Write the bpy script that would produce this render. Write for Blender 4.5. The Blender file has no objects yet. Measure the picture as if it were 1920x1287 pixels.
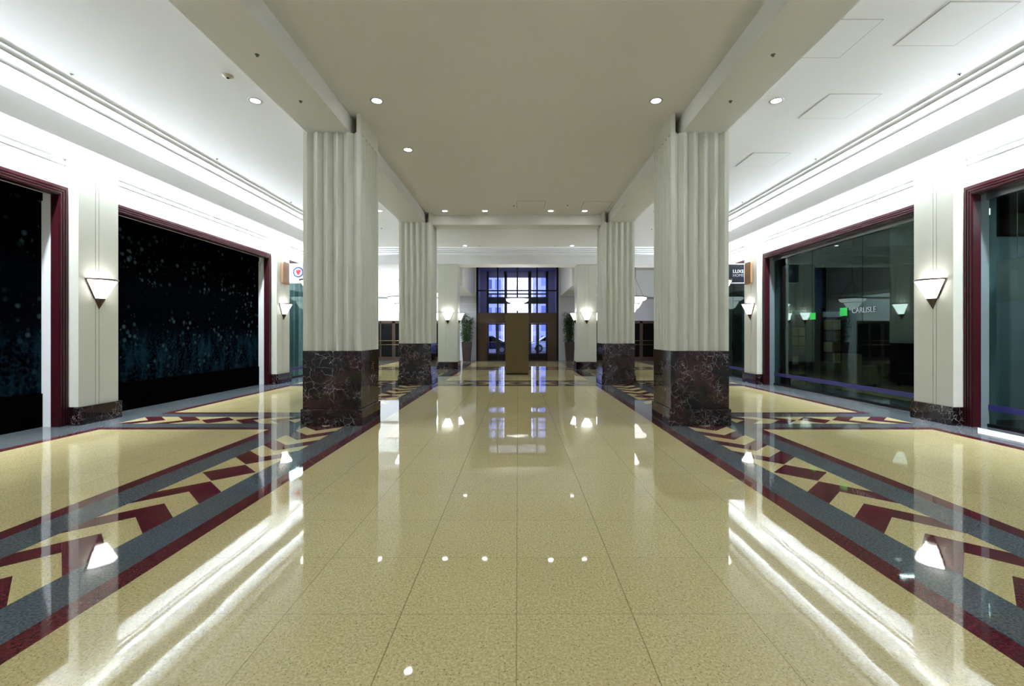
import bpy, math, random
from mathutils import Vector
random.seed(7)
S = bpy.context.scene
C = S.collection
PI = math.pi

# ------------------------------------------------------------------ node helpers
def srgb(r, g, b):
    f = lambda c: (c/12.92 if c <= 0.04045 else ((c+0.055)/1.055)**2.4)
    return (f(r/255), f(g/255), f(b/255), 1.0)

class V:
    """a value socket with arithmetic"""
    def __init__(s, t, k): s.t, s.k = t, k
    def op(s, o, *a, clamp=False):
        n = s.t.nodes.new('ShaderNodeMath'); n.operation = o; n.use_clamp = clamp
        for i, x in enumerate((s,)+a):
            if isinstance(x, V): s.t.links.new(x.k, n.inputs[i])
            else: n.inputs[i].default_value = x
        return V(s.t, n.outputs[0])
    def __add__(s, o): return s.op('ADD', o)
    def __sub__(s, o): return s.op('SUBTRACT', o)
    def __mul__(s, o): return s.op('MULTIPLY', o)
    def __truediv__(s, o): return s.op('DIVIDE', o)
    def lt(s, o): return s.op('LESS_THAN', o)
    def gt(s, o): return s.op('GREATER_THAN', o)
    def abs(s): return s.op('ABSOLUTE')
    def mod(s, o): return s.op('FLOORED_MODULO', o)
    def floor(s): return s.op('FLOOR')
    def min(s, o): return s.op('MINIMUM', o)
    def max(s, o): return s.op('MAXIMUM', o)
    def inv(s): return s.op('MULTIPLY_ADD', -1.0, 1.0)
    def step(s, a, b):
        n = s.t.nodes.new('ShaderNodeMapRange'); n.interpolation_type = 'SMOOTHSTEP'
        s.t.links.new(s.k, n.inputs[0]); n.inputs[1].default_value = a; n.inputs[2].default_value = b
        return V(s.t, n.outputs[0])

class Mat:
    def __init__(s, name):
        s.m = bpy.data.materials.new(name); s.m.use_nodes = True
        s.t = s.m.node_tree; s.b = s.t.nodes['Principled BSDF']
        s.out = s.t.nodes['Material Output']
    def N(s, typ, **kw):
        n = s.t.nodes.new(typ)
        for k, v in kw.items(): setattr(n, k, v)
        return n
    def L(s, a, b): s.t.links.new(a.k if isinstance(a, V) else a, b)
    def xyz(s):
        g = s.N('ShaderNodeNewGeometry'); sp = s.N('ShaderNodeSeparateXYZ')
        s.L(g.outputs['Position'], sp.inputs[0])
        return [V(s.t, sp.outputs[i]) for i in range(3)]
    def pos(s): return s.N('ShaderNodeNewGeometry').outputs['Position']
    def objco(s): return s.N('ShaderNodeTexCoord').outputs['Object']
    def vec(s, x, y, z):
        n = s.N('ShaderNodeCombineXYZ')
        for i, v in enumerate((x, y, z)):
            if isinstance(v, V): s.L(v, n.inputs[i])
            else: n.inputs[i].default_value = v
        return n.outputs[0]
    def noise(s, co, scale, detail=2, rough=.5, dist=0):
        n = s.N('ShaderNodeTexNoise'); s.L(co, n.inputs['Vector'])
        n.inputs['Scale'].default_value = scale; n.inputs['Detail'].default_value = detail
        n.inputs['Roughness'].default_value = rough; n.inputs['Distortion'].default_value = dist
        return V(s.t, n.outputs[0])
    def voro(s, co, scale, feature='F1', out='Distance', rnd=1):
        n = s.N('ShaderNodeTexVoronoi', feature=feature); s.L(co, n.inputs['Vector'])
        n.inputs['Scale'].default_value = scale; n.inputs['Randomness'].default_value = rnd
        return n.outputs[out]
    def mix(s, f, a, b):
        n = s.N('ShaderNodeMix', data_type='RGBA')
        if isinstance(f, V): s.L(f, n.inputs[0])
        else: n.inputs[0].default_value = f
        for x, i in ((a, 6), (b, 7)):
            if isinstance(x, tuple): n.inputs[i].default_value = x
            else: s.L(x, n.inputs[i])
        return n.outputs[2]
    def set(s, col=None, rough=.5, metal=0, spec=.5, ior=1.5, emit=None, es=0):
        if isinstance(col, tuple): s.b.inputs['Base Color'].default_value = col
        elif col is not None: s.L(col, s.b.inputs['Base Color'])
        if isinstance(rough, V): s.L(rough, s.b.inputs['Roughness'])
        else: s.b.inputs['Roughness'].default_value = rough
        s.b.inputs['Metallic'].default_value = metal
        s.b.inputs['Specular IOR Level'].default_value = spec
        s.b.inputs['IOR'].default_value = ior
        if emit:
            s.b.inputs['Emission Color'].default_value = emit; s.b.inputs['Emission Strength'].default_value = es
        return s
    def bump(s, h, strength, dist=.01):
        n = s.N('ShaderNodeBump'); n.inputs['Strength'].default_value = strength
        n.inputs['Distance'].default_value = dist
        s.L(h, n.inputs['Height']); s.L(n.outputs[0], s.b.inputs['Normal'])

def paint(name, col, rough=.55, var=.03, spec=.3):
    m = Mat(name); n = m.noise(m.pos(), 1.3, 3)
    d = tuple(c*(1-var) for c in col[:3])+(1,)
    m.set(m.mix(n, d, col), rough, spec=spec)
    m.bump(m.noise(m.pos(), 160, 2), .04, .002)
    return m.m

M = {}
M['white'] = paint('white_wall_paint', srgb(238, 239, 239))
M['ceil_white'] = paint('white_ceiling_paint', srgb(236, 237, 238))
M['cream'] = paint('cream_paint', srgb(212, 212, 200), .45)
M['ceil_cream'] = paint('cream_ceiling_paint', srgb(234, 233, 230), .6)
M['frieze'] = paint('frieze_paint', srgb(246, 246, 246))
M['beam'] = paint('beam_paint', srgb(228, 228, 224), .5)
M['grey_wall'] = paint('light_grey_stone', srgb(205, 205, 212), .4)
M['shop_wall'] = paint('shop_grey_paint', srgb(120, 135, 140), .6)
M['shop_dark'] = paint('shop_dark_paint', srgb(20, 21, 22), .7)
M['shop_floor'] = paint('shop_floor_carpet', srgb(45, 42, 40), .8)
M['lavender'] = paint('vestibule_paint', srgb(165, 165, 205), .5)
M['black'] = paint('black_gloss', srgb(4, 4, 5), .6, spec=0)

def metal(name, col, rough=.35, var=.15):
    m = Mat(name); n = m.noise(m.objco(), 9, 3)
    m.set(m.mix(n, tuple(c*(1-var) for c in col[:3])+(1,), col), rough, 1.0); return m.m
M['bronze'] = metal('dark_bronze', srgb(92, 76, 66), .35)
M['bronze_dk'] = metal('blackened_bronze', srgb(52, 48, 50), .35)
M['silver'] = metal('brushed_steel', srgb(190, 192, 195), .3)
M['brass'] = metal('brass', srgb(190, 165, 110), .25)
M['sconce_metal'] = metal('sconce_bronze', srgb(84, 72, 64), .45)

def plain(name, col, rough=.5, spec=.5, var=.08, scale=20):
    m = Mat(name); n = m.noise(m.objco(), scale, 2)
    m.set(m.mix(n, tuple(c*(1-var) for c in col[:3])+(1,), col), rough, spec=spec); return m.m
M['red_frame'] = plain('oxblood_lacquer', srgb(54, 12, 20), .35, .4)
M['rail_reflect'] = plain('rail_painted_reflection', srgb(48, 46, 110), .35)  # dark metal rail, the blue-violet it reflects put into its base colour
M['tan'] = plain('tan_wood', srgb(150, 112, 76), .5)
M['upholstery'] = plain('tan_upholstery', srgb(150, 138, 100), .8)
M['sofa'] = plain('black_leather', srgb(16, 17, 22), .5)
M['sign_white'] = plain('white_acrylic', srgb(232, 234, 245), .3)
M['sign_black'] = plain('navy_black_acrylic', srgb(20, 24, 36), .3)
M['green'] = plain('green_vinyl', srgb(30, 190, 80), .5)
M['letter_white'] = plain('white_lettering', srgb(235, 235, 235), .5)
M['letter_grey'] = plain('grey_lettering', srgb(150, 156, 160), .5)
M['logo_blue'] = plain('blue_print', srgb(70, 80, 150), .5)
M['logo_red'] = plain('red_print', srgb(205, 60, 80), .5)
M['pot'] = plain('dark_brown_planter', srgb(58, 46, 44), .45)
M['soil'] = plain('dark_soil', srgb(40, 30, 24), .9)
M['leaf'] = plain('bamboo_leaf', srgb(52, 88, 44), .5, .4, .5, 6)
M['stem'] = plain('bamboo_stem', srgb(92, 100, 60), .5)
M['seam'] = plain('shadow_gap', srgb(176, 176, 176), .8)
M['seam_warm'] = plain('warm_shadow_gap', srgb(140, 134, 112), .8)
M['car_dark'] = plain('dark_car_paint', srgb(22, 26, 44), .2)
M['car_light'] = plain('silver_car_paint', srgb(190, 196, 210), .25)
M['tyre'] = plain('tyre_rubber', srgb(18, 18, 20), .8)
M['asphalt'] = plain('asphalt', srgb(80, 80, 86), .8)
M['detector'] = plain('detector_plastic', srgb(160, 150, 128), .5)
M['sprinkler'] = metal('sprinkler_metal', srgb(120, 116, 108), .4)
for nm, c in (('sw_a', (172, 152, 104)), ('sw_b', (120, 92, 58)), ('sw_c', (196, 180, 140)), ('sw_d', (92, 82, 70)), ('sw_e', (176, 150, 76)), ('sw_f', (140, 120, 86))):
    M[nm] = plain('swatch_'+nm[-1], srgb(*c), .5)

def emit(name, col, s):
    m = Mat(name); n = m.noise(m.objco(), 3, 1)
    e = m.N('ShaderNodeEmission'); m.L(m.mix(n, col, tuple(c*.96 for c in col[:3])+(1,)), e.inputs[0]); e.inputs[1].default_value = s
    m.L(e.outputs[0], m.out.inputs[0]); return m.m
M['lamp'] = emit('downlight_lamp', (1, .98, .93, 1), 14)
M['sconce_glass'] = emit('lit_frosted_glass', (1, .99, .96, 1), 4.6)
M['chand_glass'] = emit('lit_chandelier_glass', (1, .98, .97, 1), 1.3)
M['car_lamp'] = emit('car_headlamp', (.9, .95, 1, 1), 6)

# ---- glass
def glass(name, tint, ior=1.45, k=1.0):
    m = Mat(name)
    tr = m.N('ShaderNodeBsdfTransparent'); tr.inputs[0].default_value = tint
    gl = m.N('ShaderNodeBsdfGlossy'); gl.inputs['Roughness'].default_value = 0.0
    fr = m.N('ShaderNodeFresnel'); fr.inputs[0].default_value = ior
    f = V(m.t, fr.outputs[0])*k
    mx = m.N('ShaderNodeMixShader'); m.L(f, mx.inputs[0]); m.L(tr.outputs[0], mx.inputs[1]); m.L(gl.outputs[0], mx.inputs[2])
    m.t.nodes.remove(m.b); m.L(mx.outputs[0], m.out.inputs[0]); return m.m
M['shop_glass'] = glass('tinted_shop_glass', (.52, .64, .62, 1), 1.4, .38)
M['door_glass'] = glass('entrance_glass', (.86, .88, .95, 1), 1.45, .7)
M['dark_glass'] = glass('dark_door_glass', (.22, .22, .25, 1), 1.45, .8)

# ---- terrazzo floor
def floor_mat():
    m = Mat('terrazzo_floor'); x, y, z = m.xyz(); p = m.pos()
    ax = x.abs(); a = (ax-3.1).abs()
    P = 6.05
    near = ax.lt(3.1)*y.lt(11.0)
    b = ((y-8.005+P/2).mod(P)-P/2).abs() + near*10.0
    mn = a.min(b)
    u = ((y-4.98+P/2).mod(P)-P/2).abs()
    st = lambda t, d: (t.mod(.61).gt(.305)*t.gt(0.0)).max(d.lt(.29))
    pm = a.lt(.3125); rm = st(u-a, u+a)
    hall = ax.lt(2.31)
    v = (ax-5.2).abs()*hall.inv() + ax*hall
    pc = b.lt(.3125)*a.gt(.64); rc = st(v-b, v+b)
    crossarea = y.gt(20.9)
    wallred = ax.gt(6.55); wallgrey = ax.gt(6.70).max(y.gt(25.5))
    red = mn.lt(.79).max(wallred)
    grey = mn.lt(.64).max(wallgrey)
    pat = pm.max(pc*wallgrey.inv()); patred = pm*rm + (pc*rc)*pm.inv()
    # granite colours
    n1 = m.noise(p, 70, 3, .6); n2 = m.noise(p, 150, 2, .6); n3 = m.noise(p, 9, 2)
    vd = V(m.t, m.voro(p, 85)); vc = m.N('ShaderNodeSeparateColor'); m.L(m.voro(p, 85, out='Color'), vc.inputs[0])
    spk = vd.lt(.30)*V(m.t, vc.outputs[0]).gt(.80)
    big = V(m.t, m.voro(p, 34)).lt(.12)
    cream = m.mix(n1.step(.35, .68), srgb(204, 187, 128), srgb(236, 223, 174))
    cream = m.mix(spk*.75, cream, srgb(110, 92, 58))
    cream = m.mix(n2.gt(.66)*.5, cream, srgb(132, 112, 70))
    cream = m.mix(big*.35, cream, srgb(96, 80, 54))
    redc = m.mix(n1.step(.4, .66), srgb(84, 28, 40), srgb(112, 46, 62))
    redc = m.mix(spk*.6, redc, srgb(60, 24, 48))
    gryc = m.mix(n1.step(.35, .65), srgb(74, 84, 92), srgb(112, 124, 132))
    gryc = m.mix(spk*.6, gryc, srgb(58, 64, 72))
    # stone slabs of varying tone in the border along the shop fronts
    ws = m.N('ShaderNodeTexWhiteNoise', noise_dimensions='2D'); m.L(m.vec((y/1.1).floor(), ax.gt(7.0), 0.0), ws.inputs['Vector'])
    gryc = m.mix(x.gt(6.7)*V(m.t, ws.outputs[0])*.5, gryc, srgb(150, 150, 156))
    col = m.mix(red, cream, redc)
    col = m.mix(grey, col, gryc)
    col = m.mix(pat, col, m.mix(patred, cream, redc))
    # joints
    T = .62
    jx = ((x-.028+T/2).mod(T)-T/2).abs(); jy = ((y-2.457+T/2).mod(T)-T/2).abs()
    main = ((x-.028).abs()-T).abs().lt(.003) # wider control joint beside the centre row
    inband = mn.lt(.79)
    j = (jx.lt(.0022)*inband.inv()*.6).max(jy.lt(.0018)*.45).max(main*.6)
    col = m.mix(j, col, srgb(84, 72, 46))
    # per tile tone
    wn = m.N('ShaderNodeTexWhiteNoise', noise_dimensions='2D'); m.L(m.vec(((x-.028)/T).floor(), ((y-2.457)/T).floor(), 0.0), wn.inputs['Vector'])
    col = m.mix(V(m.t, wn.outputs[0])*.10, col, srgb(160, 136, 76))
    m.set(col, n3*.03+.015, spec=.5, ior=1.66)
    h = m.noise(p, 1.1, 1)*1.0 + m.noise(p, 4.0, 2)*.24
    m.bump(h, .30, .0042)
    return m.m
M['floor'] = floor_mat()

def marble(name):
    m = Mat(name); p = m.pos()
    d = m.N('ShaderNodeVectorMath', operation='ADD'); m.L(p, d.inputs[0])
    nn = m.N('ShaderNodeTexNoise'); m.L(p, nn.inputs['Vector']); nn.inputs['Scale'].default_value = 3.2; nn.inputs['Detail'].default_value = 4
    sc = m.N('ShaderNodeVectorMath', operation='SCALE'); m.L(nn.outputs['Color'], sc.inputs[0]); sc.inputs['Scale'].default_value = .55
    m.L(sc.outputs[0], d.inputs[1]); q = d.outputs[0]
    e1 = V(m.t, m.voro(q, 6.0, 'DISTANCE_TO_EDGE')); e2 = V(m.t, m.voro(q, 17, 'DISTANCE_TO_EDGE'))
    g = m.noise(p, 2.4, 3).step(.42, .66); g2 = m.noise(p, 5, 3).step(.44, .7)
    v1 = e1.step(.022, .0)*g*.9; v2 = e2.step(.04, .0)*g2*g2*.6
    base = m.mix(m.noise(q, 2.6, 4).step(.38, .68), srgb(9, 7, 9), srgb(46, 16, 20))
    base = m.mix(m.noise(q, 7, 4).step(.5, .75), base, srgb(34, 18, 22))
    col = m.mix(v1.max(v2), base, srgb(196, 186, 186))
    m.set(col, .07, spec=.3, ior=1.5); return m.m
M['marble'] = marble('dark_red_veined_marble')

def mural():
    m = Mat('dark_blossom_mural'); x, y, z = m.xyz()
    p = m.vec(y, z, 0.0)
    d1 = V(m.t, m.voro(p, 6.0)); vc = m.N('ShaderNodeSeparateColor'); m.L(m.voro(p, 6.0, out='Color'), vc.inputs[0])
    d2 = V(m.t, m.voro(p, 13)); vc2 = m.N('ShaderNodeSeparateColor'); m.L(m.voro(p, 13, out='Color'), vc2.inputs[0])
    cl = m.noise(p, 1.6, 3).step(.40, .62)
    dots = d1.step(.36, .12)*V(m.t, vc.outputs[0]).gt(.3) + d2.step(.36, .12)*V(m.t, vc2.outputs[0]).gt(.5)*cl*.8
    dots = dots*m.noise(p, 1.1, 2).step(.34, .7)
    col = m.mix(dots.min(1.0), srgb(2, 3, 5), m.mix(V(m.t, vc.outputs[1]), srgb(30, 54, 60), srgb(62, 74, 76)))
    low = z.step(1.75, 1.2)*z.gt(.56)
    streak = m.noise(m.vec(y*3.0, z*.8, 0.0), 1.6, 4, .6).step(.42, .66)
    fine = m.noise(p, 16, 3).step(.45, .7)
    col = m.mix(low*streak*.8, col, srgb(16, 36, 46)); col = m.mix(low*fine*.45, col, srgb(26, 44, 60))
    m.set(col, .6, spec=.0); return m.m
M['mural'] = mural()

def kiosk_mat():
    m = Mat('patinated_bronze'); p = m.objco()
    col = m.mix(m.noise(p, 3, 5, .6), srgb(92, 74, 46), srgb(122, 102, 66)); col = m.mix(m.noise(p, 22, 4)*.5, col, srgb(86, 74, 46))
    m.set(col, .42, .35); return m.m
M['kiosk'] = kiosk_mat()

def facade():
    m = Mat('office_facade'); x, y, z = m.xyz()
    w = ((x+50).mod(1.5)).gt(.45)*((z+50).mod(1.9)).gt(.6)
    n = m.noise(m.vec((x/1.5).floor(), (z/1.9).floor(), 0.0), 3.1, 0)
    m.set(m.mix(w, srgb(176, 182, 205), m.mix(n.step(.35, .65), srgb(70, 84, 140), srgb(130, 145, 205))), .4); return m.m
M['facade'] = facade()

# ------------------------------------------------------------------ mesh helpers
class MB:
    def __init__(s): s.v, s.f, s.mi, s.mats, s.sm = [], [], [], [], []
    def mat(s, m):
        if m not in s.mats: s.mats.append(m)
        return s.mats.index(m)
    def face(s, idx, m, smooth=False): s.f.append(idx); s.mi.append(s.mat(m)); s.sm.append(smooth)
    def box(s, x0, x1, y0, y1, z0, z1, m):
        x0, x1 = min(x0, x1), max(x0, x1); y0, y1 = min(y0, y1), max(y0, y1); z0, z1 = min(z0, z1), max(z0, z1)
        o = len(s.v)
        s.v += [(x0,y0,z0),(x1,y0,z0),(x1,y1,z0),(x0,y1,z0),(x0,y0,z1),(x1,y0,z1),(x1,y1,z1),(x0,y1,z1)]
        for q in ((0,3,2,1),(4,5,6,7),(0,1,5,4),(1,2,6,5),(2,3,7,6),(3,0,4,7)): s.face([o+i for i in q], m)
        return s
    def prism(s, pts, fn, m, smooth=False):
        """pts: 2d outline; fn(p, k) -> 3d for k=0,1"""
        n = len(pts); o = len(s.v)
        s.v += [fn(p, 0) for p in pts]+[fn(p, 1) for p in pts]
        s.face([o+i for i in range(n)][::-1], m); s.face([o+n+i for i in range(n)], m)
        for i in range(n):
            j = (i+1) % n; s.face([o+i, o+j, o+n+j, o+n+i], m, smooth)
        return s
    def lathe(s, prof, m, cx=0, cy=0, n=24, a0=0, a1=2*PI, smooth=True, caps=False):
        full = abs(a1-a0-2*PI) < 1e-6; k = n if full else n+1; o = len(s.v)
        for r, z in prof:
            for i in range(k):
                t = a0+(a1-a0)*i/n; s.v.append((cx+r*math.cos(t), cy+r*math.sin(t), z))
        for j in range(len(prof)-1):
            for i in range(n):
                i2 = (i+1) % k
                s.face([o+j*k+i, o+j*k+i2, o+(j+1)*k+i2, o+(j+1)*k+i], m, smooth)
        if caps:
            s.face([o+i for i in range(k)], m); s.face([o+(len(prof)-1)*k+i for i in range(k)], m)
        return s
    def tube(s, a, b, r, m, n=8):
        a, b = Vector(a), Vector(b); d = (b-a).normalized(); u = d.orthogonal().normalized(); w = d.cross(u); o = len(s.v)
        for q in (a, b):
            for i in range(n):
                t = 2*PI*i/n; s.v.append(tuple(q+u*r*math.cos(t)+w*r*math.sin(t)))
        for i in range(n): s.face([o+i, o+(i+1) % n, o+n+(i+1) % n, o+n+i], m, True)
        s.face([o+i for i in range(n)][::-1], m); s.face([o+n+i for i in range(n)], m)
        return s
    def build(s, name, parent=None, loc=None, rotz=0, bevel=0):
        me = bpy.data.meshes.new(name); me.from_pydata(s.v, [], s.f)
        for m in s.mats: me.materials.append(m)
        for p, i, q in zip(me.polygons, s.mi, s.sm): p.material_index = i; p.use_smooth = q
        import bmesh
        bm = bmesh.new(); bm.from_mesh(me); bmesh.ops.recalc_face_normals(bm, faces=bm.faces); bm.to_mesh(me); bm.free()
        o = bpy.data.objects.new(name, me); C.objects.link(o)
        if parent: o.parent = parent
        if loc: o.location = loc
        o.rotation_euler.z = rotz
        if bevel:
            b = o.modifiers.new('bevel', 'BEVEL'); b.width = bevel; b.segments = 2; b.limit_method = 'ANGLE'; b.angle_limit = .6
        return o

def box(name, x0, x1, y0, y1, z0, z1, m, parent=None, bevel=0): return MB().box(x0, x1, y0, y1, z0, z1, m).build(name, parent, bevel=bevel)
def tag(o, label, cat, group=None, kind=None):
    o['label'] = label; o['category'] = cat
    if group: o['group'] = group
    if kind: o['kind'] = kind
    return o
def thing(name, loc, label, cat, group=None, rotz=0, kind=None):
    o = bpy.data.objects.new(name, None); C.objects.link(o); o.location = loc; o.rotation_euler.z = rotz; o.empty_display_size = .1
    return tag(o, label, cat, group, kind)
def copy_tree(o, parent=None):
    c = o.copy(); C.objects.link(c)
    if parent: c.parent = parent
    for ch in list(o.children): copy_tree(ch, c)
    return c
def text(name, body, size, m, parent, loc, rot, align='CENTER', ext=.003):
    cu = bpy.data.curves.new(name, 'FONT'); cu.body = body; cu.size = size; cu.extrude = ext; cu.align_x = align; cu.align_y = 'CENTER'
    t = bpy.data.objects.new(name, cu); C.objects.link(t); bpy.context.view_layer.update()
    me = bpy.data.meshes.new_from_object(t.evaluated_get(bpy.context.evaluated_depsgraph_get()))
    bpy.data.objects.remove(t); me.materials.clear(); me.materials.append(m)
    o = bpy.data.objects.new(name, me); C.objects.link(o); o.parent = parent; o.location = loc; o.rotation_euler = rot
    return o

# ------------------------------------------------------------------ dimensions
CEIL = 5.13; BEAM = 4.83; YB = -8.0; YC = 20.6; YE = 26.3
XF, XP, XW, XG = 7.0, 7.2, 7.42, 7.66          # frieze, pilaster face, wall, glass
COLY = [(7.54, 8.49), (13.62, 14.57)]; CI, CO = 2.55, 3.50
PIL = [(1.35, 2.10), (7.55, 8.30), (13.76, 14.52)]
BAYS = [(2.10, 7.55), (8.30, 13.76), (14.52, 19.70)]

# ------------------------------------------------------------------ shell
tag(box('floor', -14, 14, YB, 29.3, -.1, 0, M['floor']), 'polished cream terrazzo floor with burgundy and grey chevron bands', 'floor', kind='structure')
mb = MB()
mb.box(-2.74, 2.74, YB, 14.3, CEIL, 5.2, M['ceil_cream']); mb.box(-2.74, 2.74, 14.3, YC, CEIL, 5.2, M['ceil_white'])
for s in (-1, 1):
    mb.box(s*2.74, s*6.38, YB, 14.3, CEIL, 5.2, M['ceil_white'])
    mb.box(s*2.74, s*6.38, 14.3, YC, CEIL, 5.2, M['ceil_white'])
    mb.box(s*6.38, s*8.44, YB, YC, CEIL+.02, 5.2, M['ceil_white'])
    mb.box(s*4.2, s*13, YC, YE, CEIL, 5.2, M['ceil_white'])
mb.box(-2.45, 2.45, YC, YE, 5.6, 5.65, M['ceil_white'])
mb.box(-14, 14, YB, 29.3, 5.68, 5.75, M['ceil_white'])
tag(mb.build('ceiling'), 'smooth ceiling, beige over the central hall and white over the aisles', 'ceiling', kind='structure')

for s, nm in ((-1, 'left'), (1, 'right')):
    mb = MB()
    mb.box(s*XW, s*7.80, YB, 19.7, 3.91, 4.74, M['white']); mb.box(s*8.40, s*8.44, YB, 19.7, 4.74, 5.12, M['white']); mb.box(s*7.76, s*8.40, YB, 19.7, 4.70, 4.74, M['white'])
    mb.box(s*XW, s*7.80, YB, 2.10, 0, 3.91, M['white'])
    for y0, y1 in PIL[1:]: mb.box(s*XW, s*7.80, y0, y1, 0, 3.91, M['white'])
    mb.box(s*XW, s*7.80, 19.7, YC, 0, 5.12, M['white'])
    mb.box(s*7.8, s*13, YC-.25, YC, 0, 5.13, M['white'])
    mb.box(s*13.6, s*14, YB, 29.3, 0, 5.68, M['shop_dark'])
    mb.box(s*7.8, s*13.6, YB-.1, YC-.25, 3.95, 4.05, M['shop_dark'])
    mb.box(s*13, s*13.2, YC, YE, 0, 5.2, M['white'])
    tag(mb.build('wall_'+nm), 'white side wall above the shop fronts on the '+nm+' side of the hall', 'wall', kind='structure')
tag(box('wall_back', -14, 14, YB-.2, YB, 0, 5.7, M['white']), 'plain white wall closing the hall behind the viewer', 'wall', kind='structure')

# stepped cornice + frieze lip along each side
def cornice(s):
    mb = MB()
    mb.box(s*6.36, s*6.50, YB, 19.9, CEIL-.013, CEIL+.02, M['ceil_white'])
    mb.box(s*6.50, s*6.78, YB, 19.9, CEIL-.026, CEIL+.02, M['ceil_white'])
    mb.box(s*6.78, s*8.42, YB, 19.9, CEIL-.040, CEIL+.02, M['ceil_white'])
    mb.box(s*XF, s*(XF+.05), YB, 19.7, 4.52, 4.90, M['frieze'])
    mb.box(s*(XF-.015), s*XF, YB, 19.7, 4.52, 4.55, M['frieze'])
    mb.box(s*(XF+.05), s*8.40, YB, 19.7, 4.74, 4.77, M['white'])
    mb.box(s*7.38, s*XW, YB, 19.7, 4.38, 4.42, M['white']); mb.box(s*7.40, s*XW, YB, 19.7, 4.28, 4.30, M['white'])
    return mb
for i, (s, nm) in enumerate(((-1, 'left'), (1, 'right'))):
    tag(cornice(s).build('trim_%d' % (i+1)), 'stepped white cornice and lit frieze trough along the '+nm+' wall', 'cornice', kind='structure')
    tag(box('trim_%d' % (i+3), s*2.74, s*3.45, YB, 14.57, BEAM, CEIL, M['beam']), 'long cream ceiling beam over the '+nm+' row of columns', 'beam', kind='structure')
tag(box('trim_5', -2.74, 2.74, 13.95, 14.57, BEAM, CEIL, M['beam']), 'cream cross beam between the two far fluted columns', 'beam', kind='structure')
mb = MB(); mb.box(-7.4, 7.4, 19.72, YC, 4.5, 5.0, M['frieze']); mb.box(-7.4, 7.4, 19.66, 19.72, 4.5, 4.54, M['frieze'])
mb.box(-7.4, 7.4, 19.50, YC, 5.0, 5.04, M['ceil_white']); mb.box(-7.4, 7.4, 19.30, YC, 5.04, 5.08, M['ceil_white']); mb.box(-7.4, 7.4, 19.05, YC, 5.08, CEIL, M['ceil_white'])
tag(mb.build('trim_6'), 'white stepped header across the far end of the hall', 'header', kind='structure')

# end wall and entrance recess
mb = MB()
for s in (-1, 1):
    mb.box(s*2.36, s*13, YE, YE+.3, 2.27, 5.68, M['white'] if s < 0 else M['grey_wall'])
    mb.box(s*2.36, s*4.1, YE, YE+.3, 0, 2.27, M['grey_wall'])
    mb.box(s*8.6, s*13, YE, YE+.3, 0, 2.27, M['grey_wall'])
    for k in range(8): mb.box(s*2.36, s*4.1, YE-.012, YE, .02+.46*k, .46*(k+1), M['grey_wall'])
    mb.box(s*2.45, s*4.2, YC, YE-.02, 3.67, 5.66, M['white'])
    mb.box(s*4.2, s*13, YE-.35, YE, 3.62, CEIL, M['white'])
    mb.box(s*4.1, s*8.6, YE+1.6, YE+1.7, 0, 2.4, M['shop_dark']); mb.box(s*4.1, s*8.6, YE+.3, YE+1.7, 2.27, 2.4, M['shop_dark'])
    mb.box(s*4.05, s*4.1, YE+.3, YE+1.7, 0, 2.4, M['shop_dark']); mb.box(s*8.6, s*8.65, YE+.3, YE+1.7, 0, 2.4, M['shop_dark'])
    # vestibule sides and the outer facade
    mb.box(s*2.36, s*2.6, YE+.3, 29.3, 0, 5.68, M['lavender'])
    mb.box(s*1.95, s*14, 29.1, 29.3, 0, 5.68, M['lavender'])
mb.box(-2.36, 2.36, YE+.05, 29.3, 5.5, 5.68, M['lavender'])
mb.box(-2.36, 2.36, YE-.02, YE+.3, 5.46, 5.68, M['white'])
tag(mb.build('wall_end'), 'far end wall with stone piers either side of the tall entrance', 'wall', kind='structure')

# ------------------------------------------------------------------ fluted columns
def fluted(w, n=5, margin=.055, depth=.07):
    """outline of a square shaft of side w with n V flutes a face"""
    h = w/2; fw = (w-2*margin)/n; fil = .012
    side = [(-h, -h)]
    for k in range(n):
        a = -h+margin+k*fw+fil; b = -h+margin+(k+1)*fw-fil
        for t, d in ((0, 0), (.47, .95), (.50, 1), (.53, .95), (1, 0)): side.append((a+(b-a)*t, -h+depth*d))
    out = []
    for q in range(4):
        c, s_ = math.cos(q*PI/2), math.sin(q*PI/2)
        out += [(x*c-y*s_, x*s_+y*c) for x, y in side]
    return out
names = {(-1, 0): 'near column on the left, large and fluted, on dark veined marble base', (1, 0): 'near column on the right, large and fluted, on dark veined marble base',
         (-1, 1): 'second fluted cream column on the left, behind the large near one', (1, 1): 'second fluted cream column on the right, marble base reflecting blue daylight'}
W = CO-CI
sh = fluted(W)
for (s, k), lb in names.items():
    y0, y1 = COLY[k]; cx, cy = s*(CI+CO)/2, (y0+y1)/2
    t = thing('fluted_column', (cx, cy, 0), lb, 'column', 'fluted columns of the central hall')
    MB().prism(sh, lambda p, q: (p[0], p[1], 1.225 if q == 0 else BEAM), M['cream']).build('shaft', t)
    # the inner face of the shaft runs on up to the ceiling beside the beam, with a deep slot between them
    MB().box(-s*W/2*.99, -s*(W/2-.075), -W/2+.01, W/2-.01, BEAM, CEIL, M['cream']).box(-s*(W/2-.075), -s*(3.025-2.74), -W/2+.42, W/2-.01, BEAM, CEIL, M['cream']).build('capital', t)
    h = W/2+.004
    MB().box(-h, h, -h, h, .27, 1.225, M['marble']).build('base', t, bevel=.006)
    h = W/2+.032
    MB().box(-h, h, -h, h, 0, .27, M['marble']).build('plinth', t, bevel=.012)

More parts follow.
